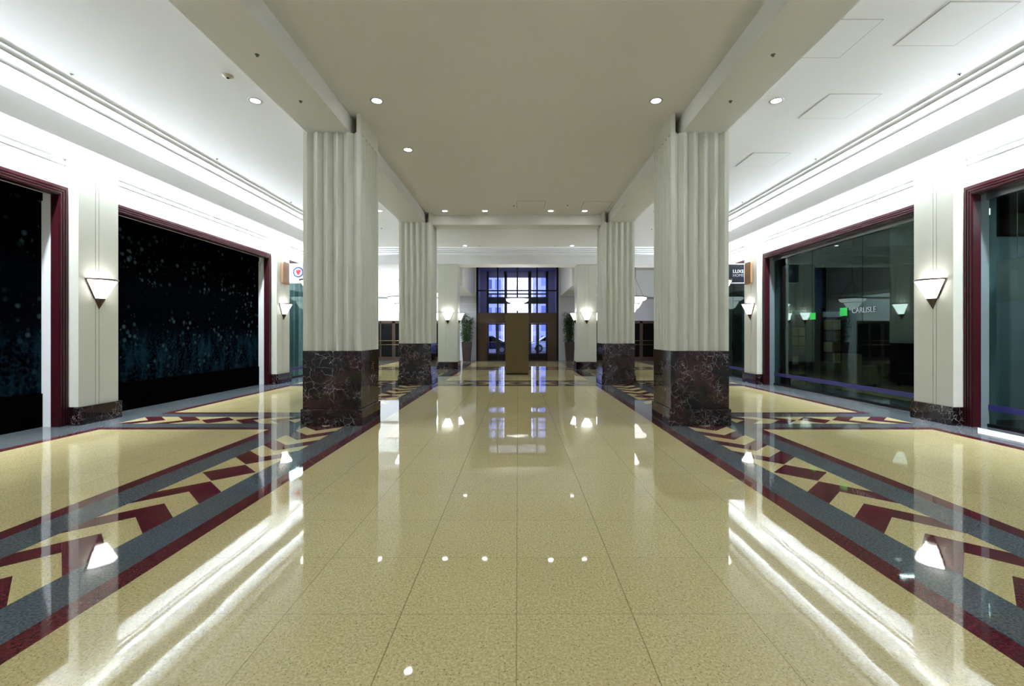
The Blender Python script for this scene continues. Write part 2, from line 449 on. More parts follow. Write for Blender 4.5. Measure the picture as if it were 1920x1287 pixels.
# pillars with three sconces at the end of the hall
for s, nm in ((-1, 'left'), (1, 'right')):
    t = thing('square_pillar', (s*2.985, 20.12, 0), 'plain pale pillar with low marble base and three sconces, '+nm+' of the far entrance', 'pillar', 'plain pillars before the entrance')
    h = .42; g = .012
    pts = []
    for q in range(4):
        c, s_ = math.cos(q*PI/2), math.sin(q*PI/2)
        for x, y in ((-h, -h), (-.08, -h), (-.08, -h+g), (-.07, -h+g), (-.07, -h), (.07, -h), (.07, -h+g), (.08, -h+g), (.08, -h)):
            pts.append((x*c-y*s_, x*s_+y*c))
    MB().prism(pts, lambda p, q: (p[0], p[1], .31 if q == 0 else 4.5), M['cream']).build('shaft', t)
    MB().box(-h-.03, h+.03, -h-.03, h+.03, 0, .31, M['marble']).build('base', t, bevel=.01)

# wall pilasters
plab = {(-1, 1): 'cream wall pilaster with sconce between the two dark mural shop windows', (-1, 2): 'cream wall pilaster carrying the white round-logo sign, partly behind left column',
        (1, 1): 'cream wall pilaster with sconce between the two right-hand glass shop fronts', (1, 2): 'cream wall pilaster carrying the black lettered sign, beside right near column'}
for (s, k), lb in plab.items():
    y0, y1 = PIL[k]; cy = (y0+y1)/2; w = (y1-y0)/2
    t = thing('wall_pilaster', (s*XP, cy, 0), lb, 'pilaster', 'wall pilasters with sconces')
    g = .012
    pts = [(-w, .22), (-w, 0), (-.075, 0), (-.075, g), (-.063, g), (-.063, 0), (-.012, 0), (-.012, g), (0, g), (0, 0), (w, 0), (w, .22)]
    MB().prism(pts, lambda p, q: (s*p[1], p[0], .3 if q == 0 else 4.5), M['cream']).build('shaft', t)
    MB().box(-s*.05, s*.22, -w-.03, w+.03, 0, .3, M['marble']).build('base', t, bevel=.008)

# ------------------------------------------------------------------ sconces
def make_sconce():
    t = bpy.data.objects.new('wall_sconce', None); C.objects.link(t); t.empty_display_size = .1
    # half cone: wall plane is x=0, bulges to +x
    MB().lathe([(.248, .32), (.088, 0.0)], M['sconce_glass'], n=14, a0=-PI/2, a1=PI/2).build('glass_shade', t)
    mb = MB().lathe([(.256, .310), (.264, .336), (.250, .336), (.244, .310), (.256, .310)], M['sconce_metal'], n=14, a0=-PI/2, a1=PI/2)
    for q in (-1, 1): mb.tube((.010, q*.254, .325), (.010, q*.09, 0), .013, M['sconce_metal'])
    mb.box(0, .006, -.24, .24, .29, .33, M['sconce_metal'])
    mb.build('frame', t)
    MB().lathe([(.092, .004), (.0, -.185)], M['sconce_metal'], n=14, a0=-PI/2, a1=PI/2).build('tip', t)
    return t
proto = make_sconce(); used = False
def sconce(x, y, rz, label, power=1.6):
    global used
    o = copy_tree(proto) if used else proto
    used = True
    o.location = (x, y, 2.11); o.rotation_euler.z = rz
    tag(o, label, 'wall lamp', 'inverted cone wall sconces')
    li = bpy.data.lights.new('sconce_bulb', 'POINT'); li.energy = power; li.shadow_soft_size = .03; li.color = (1, .97, .92)
    lo = bpy.data.objects.new('sconce_bulb', li); C.objects.link(lo)
    lo.location = (x+.10*math.cos(rz), y+.10*math.sin(rz), 2.11+.24)
sconce(-XP, 7.92, 0, 'largest lit cone sconce on the left, on pilaster between dark mural windows')
sconce(-XP, 14.14, 0, 'lit cone sconce on left pilaster below the white round-logo sign')
sconce(XP, 7.92, PI, 'largest lit cone sconce on the right, on pilaster between glass shop fronts')
sconce(XP, 14.14, PI, 'lit cone sconce on right pilaster below the black lettered sign')
for s, nm in ((-1, 'left'), (1, 'right')):
    rz = PI if s < 0 else 0
    sconce(s*CO, 8.015, rz, 'sconce on the aisle side of the large near column on the '+nm)
    sconce(s*CO, 14.095, rz, 'sconce on the aisle side of the second fluted column on the '+nm)
    sconce(s*2.985, 19.70, -PI/2, 'front sconce of the three on the plain pillar '+nm+' of entrance', 3)
    sconce(s*2.565, 20.12, PI if s > 0 else 0, 'sconce on plain '+nm+' end pillar, on the side facing the entrance', 3)
    sconce(s*3.405, 20.12, 0 if s > 0 else PI, 'sconce on plain '+nm+' end pillar, on the side away from entrance', 3)

# ------------------------------------------------------------------ shop windows
def shop_window(n, s, y0, y1, label, kind):
    t = thing('window_%d' % n, (0, 0, 0), label, 'shop window', kind='structure')
    fw = .155; zt = 3.91
    mb = MB()
    for a, b in ((y0, y0+fw), (y1-fw, y1)): mb.box(s*7.37, s*7.50, a, b, 0, zt, M['red_frame'])
    mb.box(s*7.37, s*7.50, y0+fw, y1-fw, zt-fw, zt, M['red_frame'])
    for d in (.035, .075, .115):
        mb.box(s*7.352, s*7.37, y0+d, y0+d+.022, 0, zt-d, M['red_frame']); mb.box(s*7.352, s*7.37, y1-d-.022, y1-d, 0, zt-d, M['red_frame'])
        mb.box(s*7.352, s*7.37, y0+d+.022, y1-d-.022, zt-d-.022, zt-d, M['red_frame'])
    mb.build('frame', t)
    jm = M['white'] if kind == 'mural' else M['shop_wall']
    mb = MB()
    mb.box(s*7.50, s*7.78, y1-fw+.03, y1, 0, zt-.12, jm); mb.box(s*7.50, s*7.78, y0, y0+fw-.03, 0, zt-.12, jm)
    mb.box(s*7.50, s*7.78, y0, y1, zt-.12, zt, jm if kind == 'mural' else M['silver'])
    mb.build('jamb', t)
    a, b = y0+fw-.03, y1-fw+.03
    if kind == 'mural':
        MB().box(s*7.68, s*7.72, a, b, .54, 3.79, M['mural']).build('mural_panel', t)['label'] = 'black panel printed with dim teal blossoms'
        MB().box(s*7.66, s*7.72, a, b, 0, .54, M['black']).build('plinth', t)
        MB().box(s*7.66, s*7.72, a, b, 3.66, 3.79, M['black']).build('header', t)
    else:
        k = 3 if kind == 'glass' else 4
        for i in range(k):
            q0, q1 = a+(b-a)*i/k+.004, a+(b-a)*(i+1)/k-.004
            MB().box(s*XG, s*(XG+.012), q0, q1, .02, 3.70, M['shop_glass']).build('pane', t)
        MB().box(s*(XG-.05), s*(XG+.03), a, b, 3.68, 3.79, M['silver']).build('header', t)
        MB().box(s*(XG-.012), s*(XG+.03), a, b, .27, .36, M['rail_reflect']).build('rail', t)
        MB().box(s*(XG-.03), s*(XG+.04), a, b, 0, .05, M['bronze_dk']).build('sill', t)
    return t
shop_window(1, -1, *BAYS[0], 'dark blossom mural shop window nearest the viewer on the left', 'mural')
shop_window(2, -1, *BAYS[1], 'wide dark blossom mural shop window between the left pilasters', 'mural')
shop_window(3, -1, *BAYS[2], 'pale teal glass shop front glimpsed left of the near column', 'glass')
shop_window(4, 1, *BAYS[0], 'glass shop front nearest the viewer on the right', 'glass')
w5 = shop_window(5, 1, *BAYS[1], 'wide glass shop front showing dark furniture showroom on the right', 'glass')
shop_window(6, 1, *BAYS[2], 'dark glass shop front glimpsed right of the near column', 'glass')
# lettering and green squares on the showroom glass
MB().box(XG-.004, XG-.001, 10.62, 10.86, 1.93, 2.12, M['green']).build('logo_square', w5)
MB().box(XG-.004, XG-.001, 11.75, 11.98, 1.88, 2.05, M['green']).build('logo_square', w5)
text('lettering', 'CARLISLE', .17, M['letter_grey'], w5, (XG-.003, 10.12, 2.03), (PI/2, 0, -PI/2))
tag(MB().prism([(6.95, 2.4), (7.35, 2.4), (7.35, 7.3), (6.95, 6.9)], lambda p, q: (p[0], p[1], .014*q), M['white']).build('reflection_slab'), 'bright white threshold slab before the nearest glass shop front', 'reflection')  # added slab, shaped to stand for a bright reflection on the floor

# rooms behind the glass
def room(n, m, *bs):
    mb = MB()
    for b in bs: mb.box(*b, m)
    tag(mb.build('wall_showroom_%d' % n if m is not M['shop_floor'] else 'floor_showroom'), 'dim interior partition behind the right-hand shop glass, number %d from the front' % n if m is not M['shop_floor'] else 'dark carpet inside the right showroom', 'wall', kind='structure')
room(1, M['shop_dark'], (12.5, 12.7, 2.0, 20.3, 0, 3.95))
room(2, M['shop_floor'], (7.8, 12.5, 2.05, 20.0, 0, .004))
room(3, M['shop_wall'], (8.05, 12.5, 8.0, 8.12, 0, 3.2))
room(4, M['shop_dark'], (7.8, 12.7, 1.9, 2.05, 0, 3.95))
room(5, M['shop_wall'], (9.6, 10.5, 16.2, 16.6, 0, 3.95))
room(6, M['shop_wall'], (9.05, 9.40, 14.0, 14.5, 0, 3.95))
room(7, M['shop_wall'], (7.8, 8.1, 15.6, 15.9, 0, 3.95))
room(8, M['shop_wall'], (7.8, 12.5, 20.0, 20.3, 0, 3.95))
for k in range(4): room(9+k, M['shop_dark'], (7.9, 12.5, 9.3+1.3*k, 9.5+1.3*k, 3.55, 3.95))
mb = MB(); mb.box(-9.6, -9.4, 14.4, 20.3, 0, 3.95, M['white']); mb.box(-9.4, -7.8, 14.4, 14.52, 0, 3.95, M['white']); mb.box(-9.4, -7.8, 20.0, 20.3, 0, 3.95, M['shop_wall'])
for k in range(12): mb.box(-9.4, -9.36, 14.7+.42*k, 15.0+.42*k, 0, 3.9, M['shop_wall'])
tag(mb.build('wall_shop_left'), 'pale panelled interior wall behind the teal glass shop front', 'wall', kind='structure')

t = thing('reflection_board', (8.2, 5.5, 2.04), 'white board standing for a band reflected in the nearest right shop front', 'reflected_band')  # board and rods added in place of a white band reflected in the glass
MB().box(-.02, .02, -2.4, 2.42, 0, .70, M['white']).build('board', t)
for y in (-2.0, 0, 2.0): MB().tube((0, y, .70), (0, y, 1.90), .006, M['silver'], 6).build('rod', t)
# showroom contents
def swatch_rack(x, y, w, z0, z1, rows, label, skip=()):
    t = thing('swatch_rack', (x, y, 0), label, 'display rack', 'finish sample racks in the showroom')
    MB().box(-w/2-.04, w/2+.04, .03, .08, 0, z1+.3, M['black']).build('back_board', t)
    MB().box(-w/2-.02, w/2+.02, -.01, .03, z1+.06, z1+.2, M['sign_white']).build('header_board', t)
    h = (z1-z0)/rows; i = 0; cyc = ['sw_c', 'sw_d', 'sw_a', 'sw_c', 'sw_b', 'sw_d', 'sw_b', 'sw_e', 'sw_c', 'sw_e', 'sw_c', 'sw_b', 'sw_f', 'sw_d', 'sw_b', 'sw_d']
    for r in range(rows):
        for q in range(2):
            i += 1
            if i in skip: continue
            MB().box(-w/2+q*w/2+.012, -w/2+(q+1)*w/2-.012, 0, .03, z0+r*h+.015, z0+(r+1)*h-.015, M[cyc[i % len(cyc)]]).build('sample_panel', t, bevel=.004)
swatch_rack(8.24, 13.4, .38, .32, 2.0, 6, 'tall rack of tan and brown sample squares deep in the right showroom', (4,))
swatch_rack(8.40, 12.2, .46, .72, 1.9, 4, 'sample rack beside the lettering on the right showroom glass')
def soft_chair(name, x, y, w, d, m, label, cat, rz, back=.85, nseat=1):
    t = thing(name, (x, y, 0), label, cat, None, rz)
    MB().box(-w/2+.12, w/2-.12, -d/2, d/2-.15, .12, .42, m).build('seat', t, bevel=.05)
    MB().box(-w/2, w/2, d/2-.2, d/2, .08, back, m).build('backrest', t, bevel=.05)
    for q in (-1, 1): MB().box(q*w/2, q*(w/2-.14), -d/2, d/2-.19, .08, .62, m).build('armrest', t, bevel=.04)
    for q in (-1, 1):
        for r in (-1, 1): MB().box(q*(w/2-.06)-.025, q*(w/2-.06)+.025, r*(d/2-.06)-.025, r*(d/2-.06)+.025, 0, .08, M['black']).build('leg', t)
soft_chair('armchair', 9.7, 13.2, .8, .8, M['upholstery'], 'tan upholstered armchair behind the showroom glass', 'armchair', PI/2+.3, .95)
soft_chair('sofa', 11.0, 12.3, 1.7, .85, M['sofa'], 'low black leather sofa in the dim showroom', 'sofa', -PI/2-.4, .75)

# ------------------------------------------------------------------ blade signs on the second pilasters
def blade(s, label):
    t = thing('blade_sign', (s*XP, 14.32, 3.4), label, 'sign')
    # rounded wooden bracket fixed to the pilaster face
    pts = []
    for cx_, cz, a0 in ((-.15, -.28, PI), (.15, -.28, 1.5*PI), (.15, .28, 0), (-.15, .28, .5*PI)):
        for i in range(6):
            a = a0+.5*PI*i/5; pts.append((cx_+.06*math.cos(a), cz+.06*math.sin(a)))
    MB().prism(pts, lambda p, q: (-s*(.01 if q == 0 else .085), p[0]-.14, p[1]-.02), M['tan']).build('bracket', t, bevel=.01)
    x0, x1 = -s*.07, -s*.70
    MB().box(x0, x1, .02, .10, -.31, .31, M['sign_white']).build('frame', t, bevel=.01)
    if s < 0:
        MB().box(x0+.03, x1-.03, .008, .02, -.28, .28, M['sign_white']).build('face_panel', t)
        cx_ = x0+.30
        ring = MB(); n = 28
        o = len(ring.v)
        for r in (.165, .125):
            for yy in (.003, .008):
                for i in range(n): a = 2*PI*i/n; ring.v.append((cx_+r*math.cos(a), yy, .04+r*math.sin(a)))
        for i in range(n):
            j = (i+1) % n
            for a, b in ((0, 2), (2, 3), (3, 1), (1, 0)): ring.face([a*n+i, a*n+j, b*n+j, b*n+i], M['logo_blue'])
        ring.build('logo_ring', t)
        sp = [(-.07, .08), (-.03, .06), (0, .085), (.03, .06), (.07, .08), (.065, 0), (.03, -.06), (0, -.095), (-.03, -.06), (-.065, 0)]
        MB().prism(sp, lambda p, q: (cx_+p[0], .002 if q == 0 else .008, .04+p[1]), M['logo_red']).build('logo_shield', t)
    else:
        MB().box(x0-.03, x1+.03, .008, .02, -.28, .28, M['sign_black']).build('face_panel', t)
        text('lettering', 'LUXE', .145, M['letter_white'], t, (-.285, .005, .06), (PI/2, 0, 0))
        text('lettering', 'HOME', .125, M['letter_grey'], t, (-.285, .005, -.065), (PI/2, 0, 0))
blade(-1, 'white hanging sign with round blue and red crest on left pilaster')
blade(1, 'black hanging sign with white lettering on right pilaster')

# ------------------------------------------------------------------ recessed lights, sprinklers, detectors, access panels
def make_down():
    t = bpy.data.objects.new('recessed_downlight', None); C.objects.link(t)
    MB().lathe([(.072, -.002), (.098, -.008), (.105, 0.0), (.072, 0.0)], M['silver'], n=20).build('trim_ring', t)
    MB().lathe([(.0, -.003), (.074, -.003)], M['lamp'], n=20).build('lamp', t)
    return t
dproto = make_down(); dused = False
dl = [(-2.16, 7.13, 'beige ceiling downlight just inside the large left column'), (2.18, 7.13, 'beige ceiling downlight just inside the large right column'),
      (-2.13, 9.02, 'beige ceiling downlight farther along, behind the large left column'),
      (-4.05, 7.13, 'white aisle ceiling downlight outside the large left column'), (4.05, 7.13, 'white aisle ceiling downlight outside the large right column'),
      (-2.12, 13.5, 'beige ceiling downlight beside top of the second left column'), (-.94, 13.5, 'beige ceiling downlight before the cross beam, left of middle'),
      (1.0, 13.5, 'beige ceiling downlight before the cross beam, right of middle'), (2.0, 13.5, 'beige ceiling downlight beside top of the second right column'),
      (-4.05, 13.5, 'aisle ceiling downlight seen between the two left fluted columns'), (4.11, 13.5, 'aisle ceiling downlight seen between the two right fluted columns'),
      (-2.14, 18.8, 'far downlight before the end header, left of middle'), (2.25, 18.8, 'far downlight before the end header, right of middle')]
for x, y, lb in dl:
    o = copy_tree(dproto) if dused else dproto
    dused = True
    o.location = (x, y, CEIL); tag(o, lb, 'ceiling light', 'recessed ceiling downlights')
    li = bpy.data.lights.new('downlight_beam', 'SPOT'); li.energy = 30; li.spot_size = math.radians(80); li.spot_blend = 1.0; li.shadow_soft_size = .06; li.color = (.94, .98, 1)
    lo = bpy.data.objects.new('downlight_beam', li); C.objects.link(lo); lo.location = (x, y, CEIL-.02)
def make_spr():
    t = bpy.data.objects.new('sprinkler_head', None); C.objects.link(t)
    MB().lathe([(.0, -.012), (.035, -.010), (.042, 0)], M['sprinkler'], n=14).build('escutcheon', t)
    MB().lathe([(.010, -.010), (.010, -.03), (.026, -.032), (.026, -.036), (.0, -.036)], M['sprinkler'], n=12).build('deflector', t)
    return t
sproto = make_spr(); sused = False
spl = [(-6.2, 6.4, CEIL, 'sprinkler head nearest the viewer along the left cornice'), (-6.2, 9.5, CEIL, 'sprinkler head midway along the left cornice'), (-6.2, 12.6, CEIL, 'sprinkler head at the far end of the left cornice'),
       (6.2, 6.4, CEIL, 'sprinkler head nearest the viewer along the right cornice'), (6.2, 9.5, CEIL, 'sprinkler head midway along the right cornice'), (6.2, 12.6, CEIL, 'sprinkler head at the far end of the right cornice'),
       (-3.07, 5.46, BEAM, 'nearer sprinkler head under the left ceiling beam'), (-3.07, 6.55, BEAM, 'farther sprinkler head under the left ceiling beam'),
       (3.07, 5.46, BEAM, 'nearer sprinkler head under the right ceiling beam'), (3.07, 6.55, BEAM, 'farther sprinkler head under the right ceiling beam'),
       (-.08, 12.95, CEIL, 'sprinkler head in the beige ceiling left of the small access panel'), (1.43, 12.9, CEIL, 'sprinkler head in the beige ceiling between two access panels'),
       (-5.8, 18.9, CEIL, 'dark sprinkler head in the far left aisle ceiling'), (5.8, 18.9, CEIL, 'dark sprinkler head in the far right aisle ceiling'),
       (4.66, 15.85, CEIL, 'sprinkler head in right aisle ceiling behind second column'), (-4.64, 15.7, CEIL, 'sprinkler head in left aisle ceiling behind second column'),
       (-1.55, 18.85, CEIL, 'far sprinkler head before the end header, left of middle'), (1.55, 18.85, CEIL, 'far sprinkler head before the end header, right of middle')]
for x, y, z, lb in spl:
    o = copy_tree(sproto) if sused else sproto
    sused = True
    o.location = (x, y, z); o.scale = (.62, .62, .62); tag(o, lb, 'sprinkler', 'ceiling sprinkler heads')
t = thing('smoke_detector', (-4.04, 6.44, CEIL), 'small beige round detector in the white left aisle ceiling', 'detector')
MB().lathe([(.0, -.03), (.035, -.03), (.05, -.012), (.07, -.010), (.075, 0)], M['detector'], n=20).build('body', t)
MB().lathe([(.0, -.034), (.018, -.034), (.02, -.03)], M['black'], n=12).build('sensor', t)
def panel(x0, x1, y0, y1, label, warm=False):
    t = thing('access_panel', ((x0+x1)/2, (y0+y1)/2, CEIL), label, 'ceiling hatch', 'flush ceiling access panels')
    w, d = (x1-x0)/2, (y1-y0)/2; g = .009
    MB().box(-w+g, w-g, -d+g, d-g, -.004, 0, M['ceil_cream' if warm else 'ceil_white']).build('door', t)
    mb = MB(); m = M['seam_warm' if warm else 'seam']
    mb.box(-w, -w+g, -d, d, -.0025, 0, m); mb.box(w-g, w, -d, d, -.0025, 0, m); mb.box(-w+g, w-g, -d, -d+g, -.0025, 0, m); mb.box(-w+g, w-g, d-g, d, -.0025, 0, m)
    mb.build('seam', t)
panel(4.74, 5.53, 6.92, 7.71, 'square access panel in right aisle ceiling, beside the white downlight')
panel(4.74, 5.50, 9.18, 9.91, 'square access panel in right aisle ceiling, farthest from viewer')
panel(3.52, 4.25, 5.28, 6.02, 'access panel in right aisle ceiling, against the long beam')
panel(4.75, 5.52, 5.00, 5.77, 'access panel in right aisle ceiling, nearest the top edge')
panel(0.0, .79, 12.49, 13.2, 'access panel in beige ceiling near the middle, before cross beam', True)
panel(1.84, 2.63, 12.52, 13.2, 'access panel in beige ceiling against the right beam', True)

# ------------------------------------------------------------------ kiosk
t = thing('information_kiosk', (0, 16.97, 0), 'tall plain bronze kiosk slab standing in the middle of the hall', 'kiosk')
MB().box(-.43, .43, .02, .42, .05, 2.25, M['kiosk']).build('body', t, bevel=.012)
MB().box(-.405, .405, .0, .02, .07, 2.23, M['kiosk']).build('front_panel', t, bevel=.004)
MB().box(-.41, .41, .04, .40, 0, .05, M['bronze_dk']).build('base', t)

# ------------------------------------------------------------------ chandeliers
def make_chand():
    t = bpy.data.objects.new('tiered_chandelier', None); C.objects.link(t)
    MB().lathe([(.52, 0), (.50, -.10), (.40, -.16), (.34, -.17)], M['chand_glass'], n=24).build('upper_bowl', t)
    MB().lathe([(.33, -.17), (.30, -.26), (.16, -.48), (.06, -.54), (0, -.55)], M['chand_glass'], n=24).build('lower_bowl', t)
    mb = MB().lathe([(.535, .03), (.54, -.005), (.52, -.005), (.515, .03), (.535, .03)], M['sconce_metal'], n=24)
    for i in range(8):
        a = 2*PI*i/8; mb.tube((.525*math.cos(a), .525*math.sin(a), .0), (.345*math.cos(a), .345*math.sin(a), -.175), .008, M['sconce_metal'], 6)
        mb.tube((.335*math.cos(a), .335*math.sin(a), -.175), (.06*math.cos(a), .06*math.sin(a), -.545), .008, M['sconce_metal'], 6)
    mb.lathe([(.345, -.165), (.35, -.18), (.33, -.18), (.33, -.165), (.345, -.165)], M['sconce_metal'], n=24)
    mb.build('frame', t)
    mb = MB()
    for i in range(3):
        a = 2*PI*i/3+.4; mb.tube((.5*math.cos(a), .5*math.sin(a), .02), (0, 0, .7), .006, M['sconce_metal'], 6)
    mb.tube((0, 0, .7), (0, 0, 1.90), .014, M['sconce_metal']); mb.lathe([(0, 1.87), (.09, 1.88), (.09, 1.92)], M['sconce_metal'], n=16)
    mb.build('stem', t)
    return t
cproto = make_chand(); cused = False
for x, y, z, lb in ((0, 21.0, 3.12, 'central tiered glass chandelier hanging above the bronze kiosk'), (-5.45, 21.2, 3.2, 'tiered glass chandelier in the left cross hall, half behind column'), (5.45, 21.2, 3.2, 'tiered glass chandelier in the right cross hall, half behind column')):
    o = copy_tree(cproto) if cused else cproto
    cused = True
    o.location = (x, y, z); tag(o, lb, 'chandelier', 'tiered glass chandeliers')
    if x == 0:
        for ch in o.children:
            if ch.name.startswith('stem'): ch.data = ch.data.copy(); ch.scale.z = 2.48/1.92
    li = bpy.data.lights.new('chandelier_bulb', 'POINT'); li.energy = 25; li.shadow_soft_size = .05; li.color = (1, .97, .93)
    lo = bpy.data.objects.new('chandelier_bulb', li); C.objects.link(lo); lo.location = (x, y, z-.06)

# ------------------------------------------------------------------ entrance glazing and doors
t = thing('window_7', (0, YE, 0), 'tall bronze framed transom window above the entrance doors', 'window', kind='structure')
mb = MB(); B = M['bronze_dk']
for s in (-1, 1): mb.box(s*2.24, s*2.36, 0, .16, 0, 5.46, B)
mb.box(-2.24, 2.24, 0, .16, 5.33, 5.46, B)
for x in (-1.13, 0, 1.13): mb.box(x-.04, x+.04, .02, .14, 2.72, 5.33, B)
for a, b in ((-2.24, -1.17), (-1.09, -.04), (.04, 1.09), (1.17, 2.24)): mb.box(a, b, .03, .13, 3.97, 4.04, B)
mb.build('frame', t)
mb = MB(); mb.box(-2.24, 2.24, -.06, .22, 2.13, 2.72, M['bronze']); mb.box(-2.24, 2.24, -.09, -.06, 2.13, 2.2, M['bronze']); mb.build('header', t)
k = 0
for a, b in ((-2.24, -1.17), (-1.09, -.04), (.04, 1.09), (1.17, 2.24)):
    for c, d in ((2.72, 3.97), (4.04, 5.33)): MB().box(a, b, .075, .085, c, d, M['door_glass']).build('pane', t)
mb = MB()
for s in (-1, 1): mb.box(s*1.74, s*2.24, .02, .16, 0, 2.13, M['bronze']); mb.box(s*1.82, s*2.16, 0, .02, .15, 2.0, M['bronze'])
mb.build('side_panel', t)
def leaf(dn, x0, x1, y, label, hx):
    d = thing('door_%d' % dn, ((x0+x1)/2, y, 0), label, 'door', kind='structure'); w = (x1-x0)/2
    mb = MB(); f = .055
    mb.box(-w, -w+f, 0, .05, 0.01, 2.12, B); mb.box(w-f, w, 0, .05, .01, 2.12, B); mb.box(-w+f, w-f, 0, .05, 2.05, 2.12, B); mb.box(-w+f, w-f, 0, .05, .01, .36, B)
    mb.build('frame', d)
    MB().box(-w+f, w-f, .02, .03, .36, 2.05, M['door_glass']).build('pane', d)
    MB().tube((-w+f, -.03, 1.05), (w-f, -.03, 1.05), .014, M['brass']).build('push_bar', d)
ed = [-1.74, -1.13, -.57, 0, .57, 1.13, 1.74]
for i in range(6):
    leaf(i+1, ed[i]+.003, ed[i+1]-.003, YE+.05, ['leftmost glazed leaf of the entrance doors', 'second glazed entrance door leaf from the left', 'entrance door leaf hidden left behind the kiosk', 'entrance door leaf hidden right behind the kiosk', 'second glazed entrance door leaf from the right', 'rightmost glazed leaf of the entrance doors'][i], 0)
# outer glazing of the vestibule
t = thing('window_8', (0, 29.1, 0), 'outer street-side glazing of the entrance vestibule', 'window', kind='structure')
mb = MB(); D = plain('navy_frame', srgb(34, 42, 66), .4)
for a, b in ((-1.95, -1.82), (-.84, -.66), (.68, .88), (1.80, 1.95)): mb.box(a, b, 0, .15, 0, 5.5, D)
mb.box(-1.95, 1.95, 0, .15, 5.1, 5.5, M['lavender']); mb.box(-1.95, 1.95, -.02, .17, 3.44, 3.86, D); mb.box(-1.95, 1.95, 0, .15, 4.02, 4.10, D); mb.box(-1.95, 1.95, -.02, .17, 2.2, 2.86, D)
for x in (-1.33, 0, 1.33): mb.box(x-.04, x+.04, .02, .12, 0, 2.2, D)
mb.box(-1.95, 1.95, .02, .12, 0, .3, D)
mb.build('frame', t)

# glazed bronze shop doors in the cross hall
def side_doors(dn, s, nm):
    t = thing('door_%d' % dn, (0, YE, 0), 'bronze framed glass doors with brass rails in the '+nm+' cross hall', 'door', kind='structure')
    mb = MB(); xs = [4.1+.75*i for i in range(7)]
    for i, x in enumerate(xs):
        w = .09 if i % 2 == 0 else .045
        mb.box(s*(x-w), s*(x+w), 0, .12, 0, 2.27, M['bronze'])
    mb.box(s*4.1, s*8.6, 0, .12, 2.12, 2.27, M['bronze']); mb.box(s*4.1, s*8.6, .01, .11, 0, .2, M['bronze'])
    mb.build('frame', t)
    for i in range(6): MB().box(s*(xs[i]+.045), s*(xs[i+1]-.045), .05, .06, .2, 2.12, M['dark_glass']).build('pane', t)
    for z in (.90, 1.13): MB().tube((s*4.2, -.05, z), (s*8.5, -.05, z), .02, M['brass']).build('rail', t)
side_doors(7, -1, 'left'); side_doors(8, 1, 'right')

# ------------------------------------------------------------------ planters
def planter(x, y, seed, label):
    R = random.Random(seed)
    t = thing('potted_bamboo', (x, y, 0), label, 'potted plant', 'tall planters flanking the entrance')
    def sq(a, z): return [(-a, -a, z), (a, -a, z), (a, a, z), (-a, a, z)]
    mb = MB(); mb.v += sq(.20, 0)+sq(.27, 1.06)+sq(.245, 1.06)+sq(.24, .98)
    mb.face([3, 2, 1, 0], M['pot'])
    for o in (0, 4, 8):
        for i in range(4): mb.face([o+i, o+(i+1) % 4, o+4+(i+1) % 4, o+4+i], M['pot'])
    mb.build('pot', t, bevel=.006)
    MB().box(-.235, .235, -.235, .235, .95, .99, M['soil']).build('soil', t)
    st = MB(); fo = MB()
    for i in range(14):
        bx, by = R.uniform(-.16, .16), R.uniform(-.16, .16); h = R.uniform(1.2, 1.75); tx, ty = bx*1.7+R.uniform(-.12, .12), by*1.7+R.uniform(-.12, .12)
        st.tube((bx, by, .97), (tx, ty, .97+h), .009, M['stem'], 6)
        for k in range(95):
            q = R.uniform(.08, 1.0); p = Vector((bx+(tx-bx)*q, by+(ty-by)*q, .97+h*q))
            a = R.uniform(0, 2*PI); dr = Vector((math.cos(a), math.sin(a), R.uniform(-.5, .5))); p = p+dr*R.uniform(0, .10)
            ln = R.uniform(.14, .22); wd = R.uniform(.018, .03); sd = dr.cross(Vector((0, 0, 1))).normalized()*wd
            mid = p+dr*ln*.5+Vector((0, 0, .02)); tip = p+dr*ln-Vector((0, 0, R.uniform(.02, .07)))
            o = len(fo.v); fo.v += [tuple(p), tuple(mid+sd), tuple(tip), tuple(mid-sd), tuple(mid+Vector((0, 0, -.008)))]
            fo.face([o, o+1, o+4], M['leaf']); fo.face([o+1, o+2, o+4], M['leaf']); fo.face([o+2, o+3, o+4], M['leaf']); fo.face([o+3, o, o+4], M['leaf'])
    st.build('stem', t); fo.build('foliage', t)
planter(-2.84, 25.75, 3, 'tall dark planter with bamboo left of the entrance')
planter(2.93, 25.75, 5, 'tall dark planter with bamboo right of the entrance')

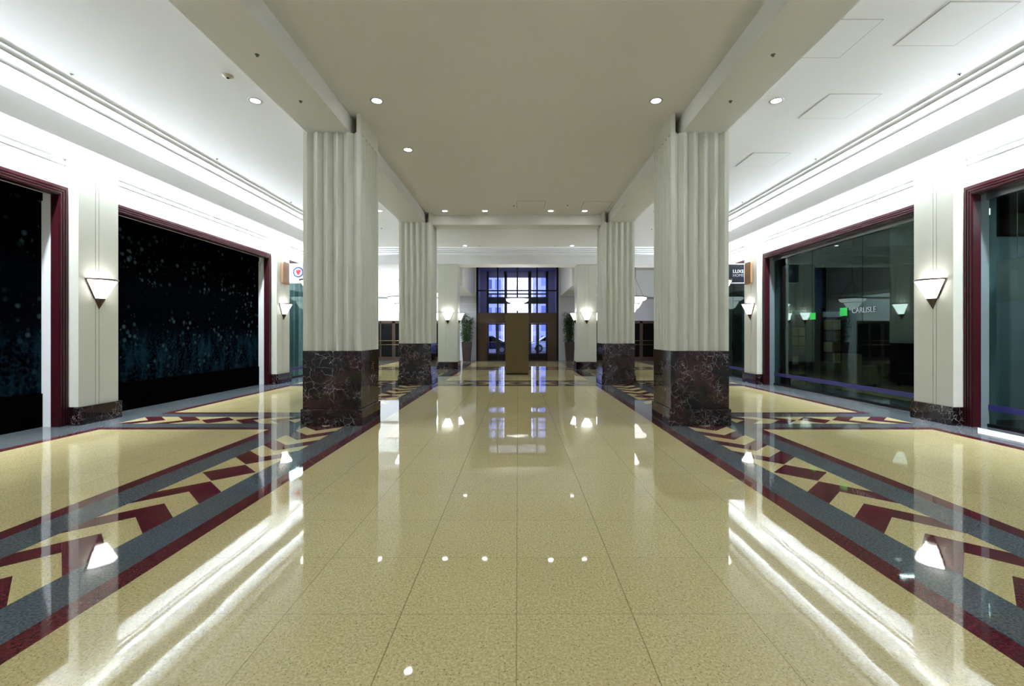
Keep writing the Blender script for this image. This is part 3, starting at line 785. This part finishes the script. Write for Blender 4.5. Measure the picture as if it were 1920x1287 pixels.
# ------------------------------------------------------------------ street outside
tag(box('street', -60, 60, 29.3, 90, -.12, -.02, M['asphalt']), 'grey street outside the entrance doors', 'street', kind='structure')
tag(box('office_building', -40, -2.3, 62, 75, -.02, 45, M['facade']), 'bluish office building across the street, seen left through transom', 'building')
tag(box('office_building', 2.3, 40, 58, 72, -.02, 45, M['facade']), 'bluish office building across the street, seen right through transom', 'building')
def car(x, y, m, label):
    t = thing('parked_car', (x, y, -.02), label, 'car', 'cars on the street outside')
    prof = [(-2.2, .35), (-2.25, .7), (-1.5, .9), (-.9, 1.35), (.7, 1.4), (1.5, .95), (2.2, .85), (2.25, .4)]
    MB().prism(prof, lambda p, q: (p[0], -.85+1.7*q, p[1]), m).build('body', t, bevel=.06)
    win = [(-1.35, .95), (-.85, 1.28), (.65, 1.32), (1.25, .97)]
    for q in (-1, 1): MB().prism(win, lambda p, k: (p[0], q*(.845+.012*k), p[1]), M['black']).build('side_window', t)
    for a in (-1.4, 1.4):
        for q in (-1, 1):
            w = MB(); w.tube((a, q*.68, .33), (a, q*.87, .33), .33, M['tyre'], 18); wh = w.build('wheel', t)
            MB().tube((a, q*.871, .33), (a, q*.878, .33), .18, M['silver'], 14).build('hubcap', wh)
    for q in (-1, 1): MB().box(2.2, 2.27, q*.5-.15, q*.5+.15, .62, .74, M['car_lamp']).build('headlamp', t)
car(-2.6, 36.0, M['car_dark'], 'dark car outside, seen through the left entrance doors')
car(3.2, 39.5, M['car_light'], 'silver car outside, seen through the right entrance doors')

# ------------------------------------------------------------------ lights
def area(name, loc, rot, sx, sy, power, col=(1, 1, 1), spread=PI):
    li = bpy.data.lights.new(name, 'AREA'); li.shape = 'RECTANGLE'; li.size = sx; li.size_y = sy; li.energy = power; li.color = col; li.spread = spread
    o = bpy.data.objects.new(name, li); C.objects.link(o); o.location = loc; o.rotation_euler = rot
    return o
cool = (.84, .925, 1.0)
for s in (-1, 1):
    # up-light lying in the trough behind the frieze, and down-light under its shelf
    area('cove_lamp', (s*8.20, (YB+19.5)/2, 4.87), (PI, -s*math.radians(50), 0), .10, 19.5-YB, 820, cool)
    area('cove_lamp', (s*7.10, (YB+19.5)/2, 4.70), (0, s*math.radians(24), 0), .08, 19.5-YB, 820, cool)
# cove lamps of the cross hall behind the header
area('cove_lamp', (-8.0, YC+.5, 4.9), (math.radians(75), 0, 0), 7.0, .15, 260, cool)
area('cove_lamp', (8.0, YC+.5, 4.9), (math.radians(60), 0, 0), 7.0, .15, 25, cool)
area('vestibule_lamp', (0, 27.8, 5.45), (0, 0, 0), 3.4, 1.8, 7, (.86, .88, 1))
area('shop_lamp', (9.2, 5.5, 3.9), (0, 0, 0), .6, 1.2, 60, (.85, .95, 1))
area('shop_lamp', (8.7, 10.05, 3.9), (0, 0, 0), .3, .4, 16, (.95, .97, 1))
area('shop_lamp', (-8.6, 17.0, 3.9), (0, 0, 0), .6, 3, 150, (.8, .97, 1))

w = bpy.data.worlds.new('sky'); S.world = w; w.use_nodes = True
bg = w.node_tree.nodes['Background']
tc = w.node_tree.nodes.new('ShaderNodeTexCoord'); sp = w.node_tree.nodes.new('ShaderNodeSeparateXYZ'); w.node_tree.links.new(tc.outputs['Generated'], sp.inputs[0])
cr = w.node_tree.nodes.new('ShaderNodeValToRGB'); w.node_tree.links.new(sp.outputs[2], cr.inputs[0])
cr.color_ramp.elements[0].color = (.72, .78, 1, 1); cr.color_ramp.elements[1].color = (.35, .48, 1, 1)
w.node_tree.links.new(cr.outputs[0], bg.inputs[0]); bg.inputs[1].default_value = 2.0

# ------------------------------------------------------------------ camera
cam = bpy.data.cameras.new('camera'); cam.sensor_width = 36; cam.lens = 860/1920*36; cam.sensor_fit = 'HORIZONTAL'
cam.shift_x = (960-971.3)/1920; cam.shift_y = -(643.5-627)/1920; cam.clip_start = .05; cam.clip_end = 300
co = bpy.data.objects.new('camera', cam); C.objects.link(co); co.location = (.035, 0, 1.5); co.rotation_euler = (PI/2, 0, 0)
S.camera = co
S.view_settings.view_transform = 'Standard'; S.view_settings.look = 'None'; S.view_settings.gamma = 1; S.view_settings.use_curve_mapping = False
S.view_settings.exposure = 0.9
